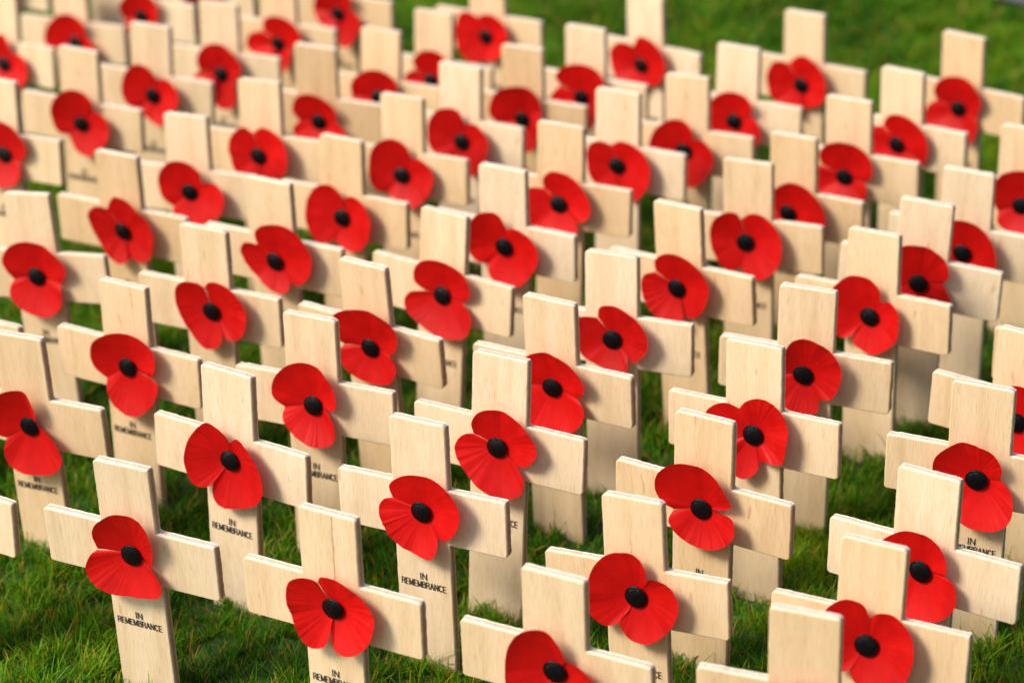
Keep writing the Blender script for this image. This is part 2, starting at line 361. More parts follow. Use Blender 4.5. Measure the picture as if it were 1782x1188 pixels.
# pose of each cross (x, y, height, turn, lean, tip) and outline of its poppy round the button: across, up, height off the wood
CROSSES = {
    1: ((-5.9831, 34.954, -0.2037, -0.4391, 0.0165, 0.0801), (0.058, 0.071, 7, '-0.607,-0.028,0.11 -0.606,0.304,0.202 -0.456,0.575,0.239 -0.121,0.809,0.258 0.229,0.829,0.258 0.422,0.628,0.239 0.472,0.289,0.202 0.359,-0.162,0.11 0.536,-0.306,0.191 0.576,-0.456,0.225 0.491,-0.592,0.248 0.122,-0.676,0.259 -0.328,-0.733,0.259 -0.647,-0.623,0.248 -0.791,-0.382,0.225 -0.702,-0.122,0.191')),
    2: ((-2.7807, 33.3342, -0.2731, -0.4954, 0.0071, 0.0257), (0.07, 0.075, 11, '-0.225,0.417,0.11 -0.104,0.576,0.184 0.193,0.562,0.215 0.531,0.415,0.237 0.748,0.203,0.252 0.794,-0.034,0.259 0.693,-0.347,0.259 0.479,-0.585,0.252 0.239,-0.678,0.237 0.075,-0.609,0.215 0.01,-0.445,0.184 -0.032,-0.27,0.11 -0.012,-0.392,0.187 -0.108,-0.63,0.22 -0.329,-0.733,0.242 -0.512,-0.609,0.256 -0.629,-0.293,0.26 -0.698,0.086,0.256 -0.647,0.377,0.242 -0.453,0.502,0.22 -0.276,0.503,0.187')),
    3: ((-1.4964, 35.7919, -0.0346, -0.4966, -0.0101, 0.0086), (0.061, 0.076, 10, '-0.495,0.161,0.11 -0.508,0.415,0.187 -0.271,0.629,0.22 0.01,0.724,0.242 0.335,0.727,0.256 0.618,0.58,0.26 0.775,0.329,0.256 0.78,0.093,0.242 0.643,-0.212,0.22 0.443,-0.379,0.187 0.297,-0.381,0.11 0.321,-0.538,0.191 0.243,-0.721,0.225 0.108,-0.737,0.248 -0.206,-0.66,0.259 -0.462,-0.487,0.259 -0.629,-0.209,0.248 -0.689,-0,0.225 -0.611,0.146,0.191')),
    4: ((-4.6945, 37.7167, -0.0583, -0.5316, 0.0259, -0.0006), (0.072, 0.075, 11, '0.028,0.34,0.11 0.234,0.505,0.184 0.411,0.419,0.215 0.638,0.163,0.237 0.765,-0.184,0.252 0.72,-0.434,0.259 0.517,-0.66,0.259 0.147,-0.822,0.252 -0.158,-0.85,0.237 -0.303,-0.688,0.215 -0.289,-0.454,0.184 -0.235,-0.307,0.11 -0.339,-0.513,0.187 -0.516,-0.578,0.22 -0.693,-0.51,0.242 -0.797,-0.227,0.256 -0.784,0.022,0.26 -0.661,0.355,0.256 -0.376,0.659,0.242 -0.152,0.626,0.22 0.012,0.506,0.187')),
    5: ((-8.3394, 39.6609, -0.236, -0.4298, -0.0053, 0.0554), (0.077, -0.032, 9, '-0.503,-0.325,0.11 -0.682,-0.235,0.191 -0.748,0.029,0.225 -0.64,0.381,0.248 -0.388,0.656,0.259 -0.108,0.765,0.259 0.109,0.743,0.248 0.212,0.467,0.225 0.217,0.227,0.191 0.183,0.097,0.11 0.44,-0.016,0.191 0.65,-0.275,0.225 0.677,-0.514,0.248 0.503,-0.736,0.259 0.222,-0.852,0.259 -0.155,-0.892,0.248 -0.452,-0.786,0.225 -0.537,-0.562,0.191')),
    6: ((-9.2661, 36.3832, -0.0845, -0.499, 0.0401, 0.0036), None),
    7: ((-6.8254, 41.3759, -0.0707, -0.506, 0.018, 0.0145), (0.057, 0.05, 10, '-0.465,-0.308,0.11 -0.655,-0.123,0.187 -0.703,0.138,0.22 -0.593,0.43,0.242 -0.316,0.643,0.256 0.046,0.743,0.26 0.418,0.685,0.256 0.668,0.499,0.242 0.705,0.244,0.22 0.623,0.051,0.187 0.504,-0.083,0.11 0.698,-0.151,0.196 0.667,-0.398,0.232 0.503,-0.654,0.253 0.247,-0.838,0.26 -0.041,-0.854,0.253 -0.292,-0.73,0.232 -0.429,-0.487,0.196')),
    8: ((-3.4016, 39.3554, 0.1073, -0.4448, -0.0052, -0.0088), (0.041, 0.054, 11, '-0.543,-0.123,0.11 -0.696,0.035,0.184 -0.738,0.224,0.215 -0.619,0.5,0.237 -0.391,0.729,0.252 -0.099,0.852,0.259 0.207,0.812,0.259 0.407,0.605,0.252 0.522,0.319,0.237 0.497,0.092,0.215 0.396,-0.017,0.184 0.277,-0.043,0.11 0.422,-0.235,0.196 0.46,-0.455,0.232 0.401,-0.611,0.253 0.182,-0.688,0.26 -0.102,-0.649,0.253 -0.388,-0.498,0.232 -0.553,-0.3,0.196')),
    9: ((-0.2639, 37.4843, 0.1928, -0.4692, 0.0262, -0.0382), (0.02, 0.066, 9, '-0.418,0.161,0.11 -0.416,0.387,0.191 -0.293,0.605,0.225 -0.05,0.729,0.248 0.247,0.716,0.259 0.571,0.503,0.259 0.752,0.252,0.248 0.769,0.072,0.225 0.614,-0.157,0.191 0.372,-0.252,0.11 0.537,-0.442,0.187 0.524,-0.667,0.22 0.391,-0.779,0.242 0.134,-0.837,0.256 -0.193,-0.708,0.26 -0.497,-0.458,0.256 -0.686,-0.184,0.242 -0.671,0.016,0.22 -0.541,0.151,0.187')),
    10: ((0.669, 39.8254, 0.139, -0.5292, -0.0027, 0.0489), (0.055, 0.042, 8, '-0.689,-0.073,0.11 -0.557,0.301,0.196 -0.396,0.574,0.232 -0.093,0.731,0.253 0.192,0.721,0.26 0.493,0.568,0.253 0.674,0.32,0.232 0.684,0.117,0.196 0.498,-0.096,0.11 0.653,-0.239,0.191 0.657,-0.441,0.225 0.504,-0.657,0.248 0.317,-0.761,0.259 -0.034,-0.815,0.259 -0.358,-0.771,0.248 -0.584,-0.548,0.225 -0.718,-0.277,0.191')),
    11: ((1.7853, 33.6782, -0.3563, -0.4923, -0.0485, -0.0111), (0.058, 0.033, 12, '0.205,0.263,0.11 0.269,0.387,0.18 0.443,0.419,0.21 0.636,0.347,0.232 0.754,0.134,0.248 0.736,-0.113,0.257 0.595,-0.391,0.26 0.373,-0.609,0.257 0.177,-0.707,0.248 -0.046,-0.7,0.232 -0.199,-0.563,0.21 -0.248,-0.421,0.18 -0.14,-0.281,0.11 -0.277,-0.455,0.18 -0.456,-0.535,0.21 -0.606,-0.471,0.232 -0.728,-0.32,0.248 -0.743,-0.067,0.257 -0.723,0.19,0.26 -0.601,0.49,0.257 -0.407,0.703,0.248 -0.169,0.79,0.232 0.059,0.764,0.21 0.196,0.559,0.18')),
    12: ((0.5203, 31.6676, -0.4032, -0.4762, 0.0078, 0.0451), (0.043, 0.085, 9, '0.205,0.219,0.11 0.423,0.25,0.191 0.615,0.16,0.225 0.749,0.018,0.248 0.774,-0.247,0.259 0.617,-0.52,0.259 0.326,-0.672,0.248 0.056,-0.711,0.225 -0.165,-0.599,0.191 -0.121,-0.383,0.11 -0.301,-0.645,0.184 -0.497,-0.711,0.215 -0.664,-0.545,0.237 -0.738,-0.271,0.252 -0.723,0.021,0.259 -0.646,0.353,0.259 -0.485,0.616,0.252 -0.256,0.754,0.237 -0.037,0.759,0.215 0.121,0.549,0.184')),
    13: ((2.9258, 35.5723, 0.0381, -0.5294, 0.0248, 0.0312), (0.033, 0.074, 10, '-0.463,-0.134,0.11 -0.639,-0.01,0.187 -0.748,0.213,0.22 -0.704,0.502,0.242 -0.503,0.726,0.256 -0.223,0.844,0.26 0.08,0.846,0.256 0.327,0.677,0.242 0.489,0.393,0.22 0.539,0.215,0.187 0.265,0.041,0.11 0.566,0.047,0.187 0.64,-0.061,0.22 0.656,-0.22,0.242 0.529,-0.428,0.256 0.284,-0.595,0.26 0.03,-0.639,0.256 -0.261,-0.554,0.242 -0.446,-0.382,0.22 -0.507,-0.269,0.187')),
    14: ((3.9443, 37.8651, 0.1435, -0.5265, -0.0274, -0.0359), (0.038, 0.044, 10, '-0.24,0.439,0.11 -0.09,0.617,0.187 0.155,0.717,0.22 0.396,0.679,0.242 0.582,0.521,0.256 0.697,0.259,0.26 0.677,-0.037,0.256 0.613,-0.319,0.242 0.459,-0.39,0.22 0.3,-0.395,0.187 0.143,-0.432,0.11 0.126,-0.596,0.184 -0.033,-0.75,0.215 -0.199,-0.747,0.237 -0.37,-0.585,0.252 -0.457,-0.305,0.259 -0.722,-0.302,0.259 -0.845,-0.036,0.252 -0.795,0.291,0.237 -0.659,0.455,0.215 -0.44,0.531,0.184')),
    15: ((5.0132, 39.93, 0.2112, -0.3967, 0.0155, 0.0127), (0.013, 0.037, 7, '0.301,-0.39,0.11 0.309,-0.594,0.202 0.179,-0.679,0.239 -0.046,-0.666,0.258 -0.282,-0.554,0.258 -0.44,-0.342,0.239 -0.502,-0.152,0.202 -0.433,-0.058,0.11 -0.392,0.201,0.18 -0.306,0.447,0.21 -0.194,0.662,0.232 -0.023,0.767,0.248 0.179,0.771,0.257 0.439,0.666,0.26 0.646,0.457,0.257 0.711,0.219,0.248 0.664,-0.075,0.232 0.555,-0.293,0.21 0.407,-0.367,0.18')),
    16: ((7.3669, 36.2453, 0.1232, -0.4223, 0.0111, 0.019), (0.011, 0.027, 9, '0.373,0.081,0.11 0.559,-0.056,0.191 0.64,-0.285,0.225 0.631,-0.512,0.248 0.515,-0.68,0.259 0.288,-0.785,0.259 -0.029,-0.808,0.248 -0.307,-0.673,0.225 -0.439,-0.392,0.191 -0.474,-0.175,0.11 -0.645,-0.052,0.187 -0.686,0.134,0.22 -0.641,0.361,0.242 -0.478,0.548,0.256 -0.252,0.708,0.26 0.033,0.683,0.256 0.241,0.618,0.242 0.376,0.446,0.22 0.419,0.263,0.187')),
    17: ((8.4065, 38.3648, 0.0221, -0.5517, 0.0481, 0.0181), None),
    18: ((6.1399, 33.9021, -0.1704, -0.5561, 0.0127, -0.0171), (0.011, 0.045, 10, '0.406,0.039,0.11 0.585,-0.021,0.187 0.647,-0.21,0.22 0.627,-0.429,0.242 0.466,-0.642,0.256 0.216,-0.775,0.26 -0.046,-0.831,0.256 -0.215,-0.777,0.242 -0.32,-0.565,0.22 -0.374,-0.37,0.187 -0.341,-0.172,0.11 -0.586,0.018,0.187 -0.694,0.255,0.22 -0.589,0.436,0.242 -0.335,0.656,0.256 -0.128,0.726,0.26 0.13,0.722,0.256 0.343,0.571,0.242 0.454,0.345,0.22 0.457,0.135,0.187')),
    19: ((5.0804, 32.1685, -0.3515, -0.489, 0.0065, -0.0646), (0.034, 0.026, 13, '0.033,0.462,0.11 0.171,0.602,0.178 0.375,0.637,0.206 0.56,0.539,0.228 0.714,0.352,0.243 0.774,0.11,0.254 0.746,-0.132,0.259 0.645,-0.4,0.259 0.436,-0.595,0.254 0.192,-0.696,0.243 -0.016,-0.655,0.228 -0.171,-0.52,0.206 -0.202,-0.408,0.178 -0.136,-0.289,0.11 -0.222,-0.436,0.187 -0.383,-0.464,0.22 -0.535,-0.333,0.242 -0.622,-0.082,0.256 -0.687,0.17,0.26 -0.642,0.419,0.256 -0.5,0.635,0.242 -0.292,0.744,0.22 -0.078,0.693,0.187')),
    20: ((3.8931, 29.9677, -0.1215, -0.3753, -0.004, 0.011), None),
    21: ((-9.0312, 45.2233, 0.0423, -0.3793, -0.0735, -0.0305), (0.036, 0.023, 10, '-0.49,-0.077,0.11 -0.587,0.128,0.187 -0.631,0.335,0.22 -0.515,0.547,0.242 -0.302,0.696,0.256 -0.003,0.766,0.26 0.305,0.718,0.256 0.52,0.581,0.242 0.711,0.325,0.22 0.71,0.116,0.187 0.54,-0.105,0.11 0.557,-0.253,0.191 0.525,-0.506,0.225 0.386,-0.673,0.248 0.199,-0.765,0.259 -0.046,-0.734,0.259 -0.352,-0.594,0.248 -0.545,-0.384,0.225 -0.551,-0.199,0.191')),
    22: ((-7.7171, 47.6554, -0.0587, -0.4799, 0.0039, 0.0309), (0.046, 0.009, 10, '-0.294,0.444,0.11 -0.11,0.718,0.187 0.039,0.81,0.22 0.28,0.774,0.242 0.5,0.61,0.256 0.743,0.377,0.26 0.84,0.078,0.256 0.779,-0.22,0.242 0.66,-0.464,0.22 0.434,-0.556,0.187 0.152,-0.536,0.11 0.121,-0.613,0.191 -0.056,-0.66,0.225 -0.262,-0.553,0.248 -0.457,-0.3,0.259 -0.612,0.026,0.259 -0.664,0.295,0.248 -0.581,0.459,0.225 -0.404,0.511,0.191')),
    23: ((-6.5419, 49.3378, 0.0618, -0.4056, -0.0159, -0.0303), (0.046, 0.005, 8, '-0.387,-0.348,0.11 -0.587,-0.148,0.196 -0.663,0.137,0.232 -0.601,0.397,0.253 -0.407,0.632,0.26 -0.141,0.713,0.253 0.143,0.67,0.232 0.333,0.489,0.196 0.284,0.244,0.11 0.649,0.281,0.191 0.841,0.107,0.225 0.872,-0.125,0.248 0.747,-0.382,0.259 0.434,-0.563,0.259 0.122,-0.624,0.248 -0.26,-0.521,0.225 -0.384,-0.407,0.191')),
    24: ((-5.5736, 43.3246, 0.1047, -0.4756, 0.0018, 0.0137), (0.12, 0.05, 9, '-0.088,0.482,0.11 0.084,0.646,0.191 0.35,0.662,0.225 0.596,0.556,0.248 0.792,0.34,0.259 0.855,0.06,0.259 0.773,-0.222,0.248 0.568,-0.437,0.225 0.371,-0.458,0.191 0.238,-0.389,0.11 0.217,-0.59,0.187 0.016,-0.715,0.22 -0.178,-0.678,0.242 -0.398,-0.483,0.256 -0.58,-0.186,0.26 -0.673,0.155,0.256 -0.639,0.418,0.242 -0.463,0.578,0.22 -0.203,0.59,0.187')),
    26: ((-4.4996, 45.1421, 0.2877, -0.5031, 0.0004, 0.0393), (0.08, 0.042, 10, '-0.342,0.3,0.11 -0.326,0.573,0.187 -0.171,0.75,0.22 0.106,0.844,0.242 0.438,0.845,0.256 0.714,0.7,0.26 0.916,0.403,0.256 0.931,0.132,0.242 0.79,-0.176,0.22 0.537,-0.359,0.187 0.344,-0.347,0.11 0.347,-0.481,0.191 0.215,-0.577,0.225 -0.022,-0.529,0.248 -0.292,-0.373,0.259 -0.526,-0.146,0.259 -0.649,0.166,0.248 -0.572,0.34,0.225 -0.446,0.366,0.191')),
    27: ((-3.3573, 48.1154, -0.0369, -0.5387, -0.0015, -0.0311), (0.056, -0.017, 8, '0.067,0.433,0.11 0.322,0.544,0.196 0.611,0.455,0.232 0.788,0.188,0.253 0.763,-0.159,0.26 0.594,-0.471,0.253 0.342,-0.633,0.232 0.086,-0.626,0.196 -0.182,-0.499,0.11 -0.386,-0.581,0.191 -0.596,-0.505,0.225 -0.745,-0.212,0.248 -0.76,0.172,0.259 -0.648,0.469,0.259 -0.453,0.657,0.248 -0.232,0.708,0.225 -0.026,0.632,0.191')),
    28: ((-2.2043, 50.2087, 0.0102, -0.4984, -0.0223, -0.0697), (0.031, -0.013, 8, '0.256,0.396,0.11 0.537,0.407,0.196 0.784,0.209,0.232 0.81,-0.06,0.253 0.673,-0.358,0.26 0.393,-0.613,0.253 0.148,-0.621,0.232 -0.181,-0.468,0.196 -0.387,-0.418,0.11 -0.57,-0.384,0.196 -0.7,-0.181,0.232 -0.696,0.178,0.253 -0.583,0.546,0.26 -0.347,0.751,0.253 -0.087,0.816,0.232 0.16,0.701,0.196')),
    29: ((-2.5286, 41.4421, 0.2095, -0.5749, 0.0089, 0.0969), (0.08, 0.034, 10, '-0.548,-0.049,0.11 -0.648,0.133,0.187 -0.667,0.509,0.22 -0.488,0.697,0.242 -0.186,0.813,0.256 0.134,0.863,0.26 0.466,0.782,0.256 0.677,0.602,0.242 0.705,0.369,0.22 0.606,0.129,0.187 0.418,-0.012,0.11 0.613,-0.165,0.191 0.6,-0.349,0.225 0.456,-0.542,0.248 0.21,-0.63,0.259 -0.106,-0.638,0.259 -0.384,-0.534,0.248 -0.588,-0.332,0.225 -0.609,-0.155,0.191')),
    30: ((-1.2964, 43.7144, 0.1495, -0.5678, 0.0241, -0.0661), (0.074, 0.037, 9, '-0.356,0.019,0.11 -0.539,0.178,0.191 -0.541,0.413,0.225 -0.406,0.612,0.248 -0.116,0.725,0.259 0.239,0.704,0.259 0.552,0.585,0.248 0.669,0.352,0.225 0.654,0.147,0.191 0.484,-0.024,0.11 0.699,-0.195,0.187 0.728,-0.434,0.22 0.626,-0.646,0.242 0.354,-0.749,0.256 0.036,-0.757,0.26 -0.331,-0.623,0.256 -0.634,-0.443,0.242 -0.727,-0.214,0.22 -0.609,-0.034,0.187')),
    31: ((-0.123, 45.6909, 0.2572, -0.4907, 0.0146, 0.0358), (0.059, 0.034, 10, '0.078,0.38,0.11 0.294,0.473,0.187 0.585,0.392,0.22 0.764,0.2,0.242 0.8,-0.058,0.256 0.657,-0.393,0.26 0.44,-0.664,0.256 0.151,-0.765,0.242 -0.106,-0.742,0.22 -0.295,-0.588,0.187 -0.348,-0.425,0.11 -0.531,-0.39,0.196 -0.683,-0.233,0.232 -0.768,0.035,0.253 -0.646,0.404,0.26 -0.465,0.674,0.253 -0.23,0.751,0.232 -0.042,0.699,0.196')),
    32: ((1.0017, 47.7365, 0.2653, -0.4668, 0.004, -0.04), (0.027, 0.025, 9, '-0.313,0.299,0.11 -0.293,0.533,0.191 -0.119,0.707,0.225 0.138,0.722,0.248 0.425,0.603,0.259 0.638,0.368,0.259 0.76,0.08,0.248 0.7,-0.142,0.225 0.546,-0.265,0.191 0.403,-0.3,0.11 0.463,-0.5,0.196 0.18,-0.57,0.232 -0.166,-0.554,0.253 -0.485,-0.537,0.26 -0.633,-0.289,0.253 -0.68,0.039,0.232 -0.591,0.282,0.196')),
    33: ((2.2545, 50.0528, 0.1143, -0.5074, 0.0018, -0.0131), (0.049, 0.061, 8, '-0.131,0.439,0.11 0.116,0.58,0.196 0.429,0.539,0.232 0.698,0.38,0.253 0.833,0.088,0.26 0.797,-0.24,0.253 0.624,-0.528,0.232 0.386,-0.691,0.196 0.118,-0.589,0.11 -0.173,-0.573,0.202 -0.455,-0.394,0.239 -0.597,-0.09,0.258 -0.616,0.264,0.258 -0.532,0.45,0.239 -0.327,0.526,0.202')),
    34: ((3.137, 43.7489, 0.1765, -0.6156, -0.0306, 0.0421), (-0.013, 0.022, 10, '-0.438,0.271,0.11 -0.395,0.527,0.187 -0.173,0.71,0.22 0.086,0.762,0.242 0.402,0.686,0.256 0.67,0.483,0.26 0.793,0.214,0.256 0.721,-0.102,0.242 0.541,-0.383,0.22 0.307,-0.521,0.187 0.156,-0.498,0.11 0.19,-0.617,0.202 -0.052,-0.638,0.239 -0.39,-0.57,0.258 -0.591,-0.346,0.258 -0.685,-0.041,0.239 -0.632,0.187,0.202')),
    35: ((1.763, 41.427, 0.2359, -0.457, -0.0211, -0.0387), (0.058, 0.057, 9, '-0.277,0.39,0.11 -0.207,0.601,0.191 -0.006,0.685,0.225 0.25,0.664,0.248 0.531,0.514,0.259 0.714,0.3,0.259 0.755,0.057,0.248 0.637,-0.187,0.225 0.437,-0.342,0.191 0.316,-0.271,0.11 0.344,-0.435,0.191 0.312,-0.576,0.225 0.057,-0.555,0.248 -0.281,-0.452,0.259 -0.53,-0.306,0.259 -0.61,-0.013,0.248 -0.616,0.349,0.225 -0.49,0.402,0.191')),
    36: ((4.6458, 46.4586, -0.0946, -0.4388, -0.027, -0.0107), (-0.011, 0.022, 10, '-0.086,0.476,0.11 0.108,0.631,0.187 0.351,0.641,0.22 0.622,0.467,0.242 0.775,0.19,0.256 0.801,-0.074,0.26 0.727,-0.356,0.256 0.525,-0.594,0.242 0.284,-0.705,0.22 0.039,-0.649,0.187 -0.09,-0.526,0.11 -0.293,-0.606,0.196 -0.481,-0.464,0.232 -0.639,-0.135,0.253 -0.684,0.202,0.26 -0.567,0.485,0.253 -0.34,0.641,0.232 -0.154,0.634,0.196')),
    37: ((3.8053, 51.4735, -0.113, -0.5153, -0.0196, -0.0179), (-0.027, 0.011, 8, '0.237,0.305,0.11 0.522,0.322,0.196 0.708,0.145,0.232 0.756,-0.13,0.253 0.592,-0.48,0.26 0.325,-0.707,0.253 0.163,-0.739,0.232 -0.006,-0.558,0.196 -0.162,-0.428,0.11 -0.464,-0.336,0.196 -0.694,-0.103,0.232 -0.701,0.195,0.253 -0.543,0.51,0.26 -0.242,0.714,0.253 0.05,0.714,0.232 0.24,0.532,0.196')),
    38: ((1.7583, 54.5078, 0.0272, -0.5428, -0.0081, 0.0005), (-0.059, 0.014, 7, '-0.523,0.211,0.11 -0.589,0.458,0.202 -0.356,0.714,0.239 0.026,0.835,0.258 0.392,0.798,0.258 0.623,0.584,0.239 0.639,0.311,0.202 0.42,-0.095,0.11 0.419,-0.411,0.191 0.311,-0.686,0.225 0.202,-0.505,0.248 0.089,-0.291,0.259 -0.201,-0.3,0.259 -0.497,-0.314,0.248 -0.714,-0.126,0.225 -0.646,0.065,0.191')),
    39: ((3.2308, 57.0588, -0.1171, -0.6737, -0.0241, -0.0058), (-0.061, -0.019, 7, '-0.202,0.427,0.11 0.007,0.702,0.202 0.217,0.767,0.239 0.546,0.673,0.258 0.769,0.402,0.258 0.774,0.048,0.239 0.584,-0.309,0.202 0.288,-0.448,0.11 0.026,-0.569,0.196 -0.317,-0.463,0.232 -0.624,-0.314,0.253 -0.752,-0.019,0.26 -0.749,0.294,0.253 -0.528,0.503,0.232 -0.276,0.516,0.196')),
    40: ((4.9743, 52.9796, -0.0044, -0.5396, 0.0009, -0.0412), (0.001, -0.014, 6, '0.409,0.198,0.11 0.656,0.049,0.21 0.723,-0.185,0.248 0.623,-0.42,0.26 0.39,-0.539,0.248 0.059,-0.498,0.21 -0.305,-0.443,0.11 -0.506,-0.23,0.196 -0.541,0.145,0.232 -0.464,0.458,0.253 -0.196,0.67,0.26 0.109,0.718,0.253 0.372,0.629,0.232 0.479,0.418,0.196')),
    41: ((6.73, 55.4866, -0.0854, -0.5986, -0.0084, 0.0174), (-0.001, -0.043, 8, '-0.324,0.476,0.11 -0.075,0.7,0.196 0.188,0.756,0.232 0.487,0.603,0.253 0.678,0.332,0.26 0.701,-0.013,0.253 0.574,-0.313,0.232 0.271,-0.439,0.196 0.083,-0.56,0.11 0.027,-0.698,0.196 -0.329,-0.516,0.232 -0.652,-0.371,0.253 -0.776,-0.039,0.26 -0.762,0.273,0.253 -0.63,0.502,0.232 -0.443,0.541,0.196')),
    42: ((6.9686, 49.458, 0.0603, -0.5441, -0.0106, 0.0299), (-0.031, -0.021, 8, '-0.504,0.202,0.11 -0.521,0.447,0.196 -0.363,0.702,0.232 -0.069,0.824,0.253 0.255,0.818,0.26 0.539,0.652,0.253 0.659,0.382,0.232 0.631,0.114,0.196 0.489,-0.016,0.11 0.548,-0.223,0.196 0.443,-0.444,0.232 0.129,-0.421,0.253 -0.266,-0.382,0.26 -0.524,-0.323,0.253 -0.59,-0.054,0.232 -0.554,0.154,0.196')),
    43: ((8.3006, 51.1623, 0.0604, -0.6645, -0.0138, 0.0157), (-0.042, -0.005, 7, '-0.326,0.372,0.11 -0.219,0.569,0.202 -0.008,0.731,0.239 0.349,0.736,0.258 0.622,0.575,0.258 0.792,0.316,0.239 0.802,-0.02,0.202 0.645,-0.339,0.11 0.587,-0.502,0.202 0.143,-0.511,0.239 -0.239,-0.439,0.258 -0.518,-0.277,0.258 -0.653,-0.017,0.239 -0.565,0.318,0.202')),
    44: ((10.0169, 53.8259, -0.1235, -0.6523, -0.0006, 0.0203), (0.014, -0.028, 7, '-0.515,0.115,0.11 -0.557,0.366,0.202 -0.41,0.653,0.239 -0.088,0.78,0.258 0.267,0.775,0.258 0.546,0.525,0.239 0.599,0.261,0.202 0.452,-0.103,0.11 0.529,-0.324,0.196 0.408,-0.682,0.232 0.216,-0.601,0.253 -0.183,-0.531,0.26 -0.592,-0.467,0.253 -0.752,-0.315,0.232 -0.684,-0.006,0.196')),
    45: ((5.6939, 48.0949, -0.1886, -0.5519, -0.007, 0.0243), (-0.059, 0.016, 10, '-0.403,-0.046,0.11 -0.333,0.351,0.187 -0.14,0.61,0.22 0.153,0.743,0.242 0.478,0.687,0.256 0.765,0.447,0.26 0.89,0.155,0.256 0.872,-0.169,0.242 0.654,-0.433,0.22 0.355,-0.471,0.187 0.211,-0.424,0.11 0.019,-0.519,0.232 -0.219,-0.484,0.26 -0.414,-0.284,0.232')),
    46: ((7.5797, 43.7651, 0.1706, -0.4288, 0.0479, 0.0202), (0.007, 0.022, 8, '0.451,0.13,0.11 0.599,-0.048,0.196 0.686,-0.213,0.232 0.596,-0.49,0.253 0.337,-0.645,0.26 0.026,-0.651,0.253 -0.271,-0.525,0.232 -0.422,-0.339,0.196 -0.373,-0.132,0.11 -0.552,0.066,0.191 -0.571,0.409,0.225 -0.377,0.723,0.248 -0.108,0.834,0.259 0.199,0.816,0.259 0.453,0.668,0.248 0.574,0.455,0.225 0.57,0.241,0.191')),
    47: ((6.5472, 42.7115, 0.0132, -0.5585, -0.0145, -0.0125), (0.013, 0.009, 9, '0.21,0.316,0.11 0.432,0.409,0.191 0.611,0.237,0.225 0.647,-0.032,0.248 0.585,-0.329,0.259 0.341,-0.575,0.259 0.117,-0.686,0.248 -0.12,-0.624,0.225 -0.284,-0.511,0.191 -0.201,-0.235,0.11 -0.337,-0.427,0.187 -0.547,-0.459,0.22 -0.704,-0.257,0.242 -0.741,0.128,0.256 -0.652,0.5,0.26 -0.407,0.77,0.256 -0.192,0.83,0.242 0.053,0.785,0.22 0.219,0.585,0.187')),
    48: ((8.6944, 45.5019, 0.0514, -0.4683, 0.0275, 0.0587), (0.007, -0.027, 10, '-0.433,-0.03,0.11 -0.464,0.347,0.187 -0.311,0.634,0.22 -0.057,0.757,0.242 0.265,0.733,0.256 0.532,0.55,0.26 0.694,0.239,0.256 0.715,-0.108,0.242 0.589,-0.423,0.22 0.336,-0.598,0.187 0.049,-0.522,0.11 -0.163,-0.614,0.232 -0.423,-0.446,0.26 -0.48,-0.191,0.232')),
    49: ((10.2128, 47.7784, -0.0083, -0.4992, 0.0007, 0.0005), (0.044, 0.035, 8, '-0.455,-0.204,0.11 -0.544,0.057,0.196 -0.552,0.381,0.232 -0.397,0.658,0.253 -0.105,0.796,0.26 0.222,0.798,0.253 0.459,0.592,0.232 0.571,0.255,0.196 0.433,-0.044,0.11 0.579,-0.258,0.21 0.474,-0.471,0.248 0.15,-0.526,0.26 -0.188,-0.523,0.248 -0.409,-0.403,0.21')),
    51: ((-10.6743, 50.9636, 0.3272, -0.4818, -0.0042, -0.0516), (0.152, 0.043, 7, '-0.727,-0.071,0.11 -0.658,0.323,0.202 -0.386,0.658,0.239 0.019,0.811,0.258 0.383,0.706,0.258 0.595,0.452,0.239 0.645,0.166,0.202 0.424,-0.126,0.11 0.479,-0.354,0.21 0.341,-0.578,0.248 0.006,-0.682,0.26 -0.381,-0.657,0.248 -0.637,-0.386,0.21')),
    52: ((-9.3203, 53.298, 0.1455, -0.4365, 0.0188, -0.0197), (0.046, -0.014, 7, '0.335,0.358,0.11 0.658,0.29,0.202 0.789,0.063,0.239 0.738,-0.237,0.258 0.511,-0.535,0.258 0.199,-0.667,0.239 -0.111,-0.579,0.202 -0.337,-0.289,0.11 -0.548,-0.237,0.196 -0.668,0.056,0.232 -0.626,0.405,0.253 -0.389,0.703,0.26 -0.051,0.844,0.253 0.258,0.755,0.232 0.387,0.579,0.196')),
    53: ((-11.8703, 58.0345, -0.0124, -0.5277, 0.0032, -0.0644), (0.117, -0.075, 7, '0.259,0.32,0.11 0.623,0.282,0.202 0.778,0.004,0.239 0.722,-0.313,0.258 0.462,-0.572,0.258 0.057,-0.583,0.239 -0.353,-0.422,0.202 -0.668,-0.297,0.11 -0.688,0.121,0.22 -0.429,0.523,0.256 -0.071,0.753,0.256 0.188,0.725,0.22')),
    54: ((-7.9909, 55.0925, 0.0979, -0.4018, 0.0325, -0.0166), (0.071, 0.007, 8, '0.124,0.431,0.11 0.462,0.471,0.196 0.679,0.288,0.232 0.741,0.037,0.253 0.589,-0.252,0.26 0.28,-0.611,0.253 0.021,-0.582,0.232 -0.239,-0.403,0.196 -0.329,-0.368,0.11 -0.561,-0.258,0.202 -0.695,-0.035,0.239 -0.686,0.317,0.258 -0.525,0.609,0.258 -0.28,0.761,0.239 -0.016,0.705,0.202')),
    55: ((-10.6839, 60.9502, -0.5487, -0.4483, -0.0195, -0.037), (0.129, -0.023, 6, '0.317,0.224,0.11 0.668,0.003,0.21 0.768,-0.181,0.248 0.514,-0.452,0.26 0.122,-0.499,0.248 -0.167,-0.293,0.21 -0.467,-0.23,0.11 -0.734,-0.152,0.196 -0.802,0.098,0.232 -0.629,0.451,0.253 -0.361,0.685,0.26 -0.027,0.758,0.253 0.279,0.662,0.232 0.399,0.461,0.196')),
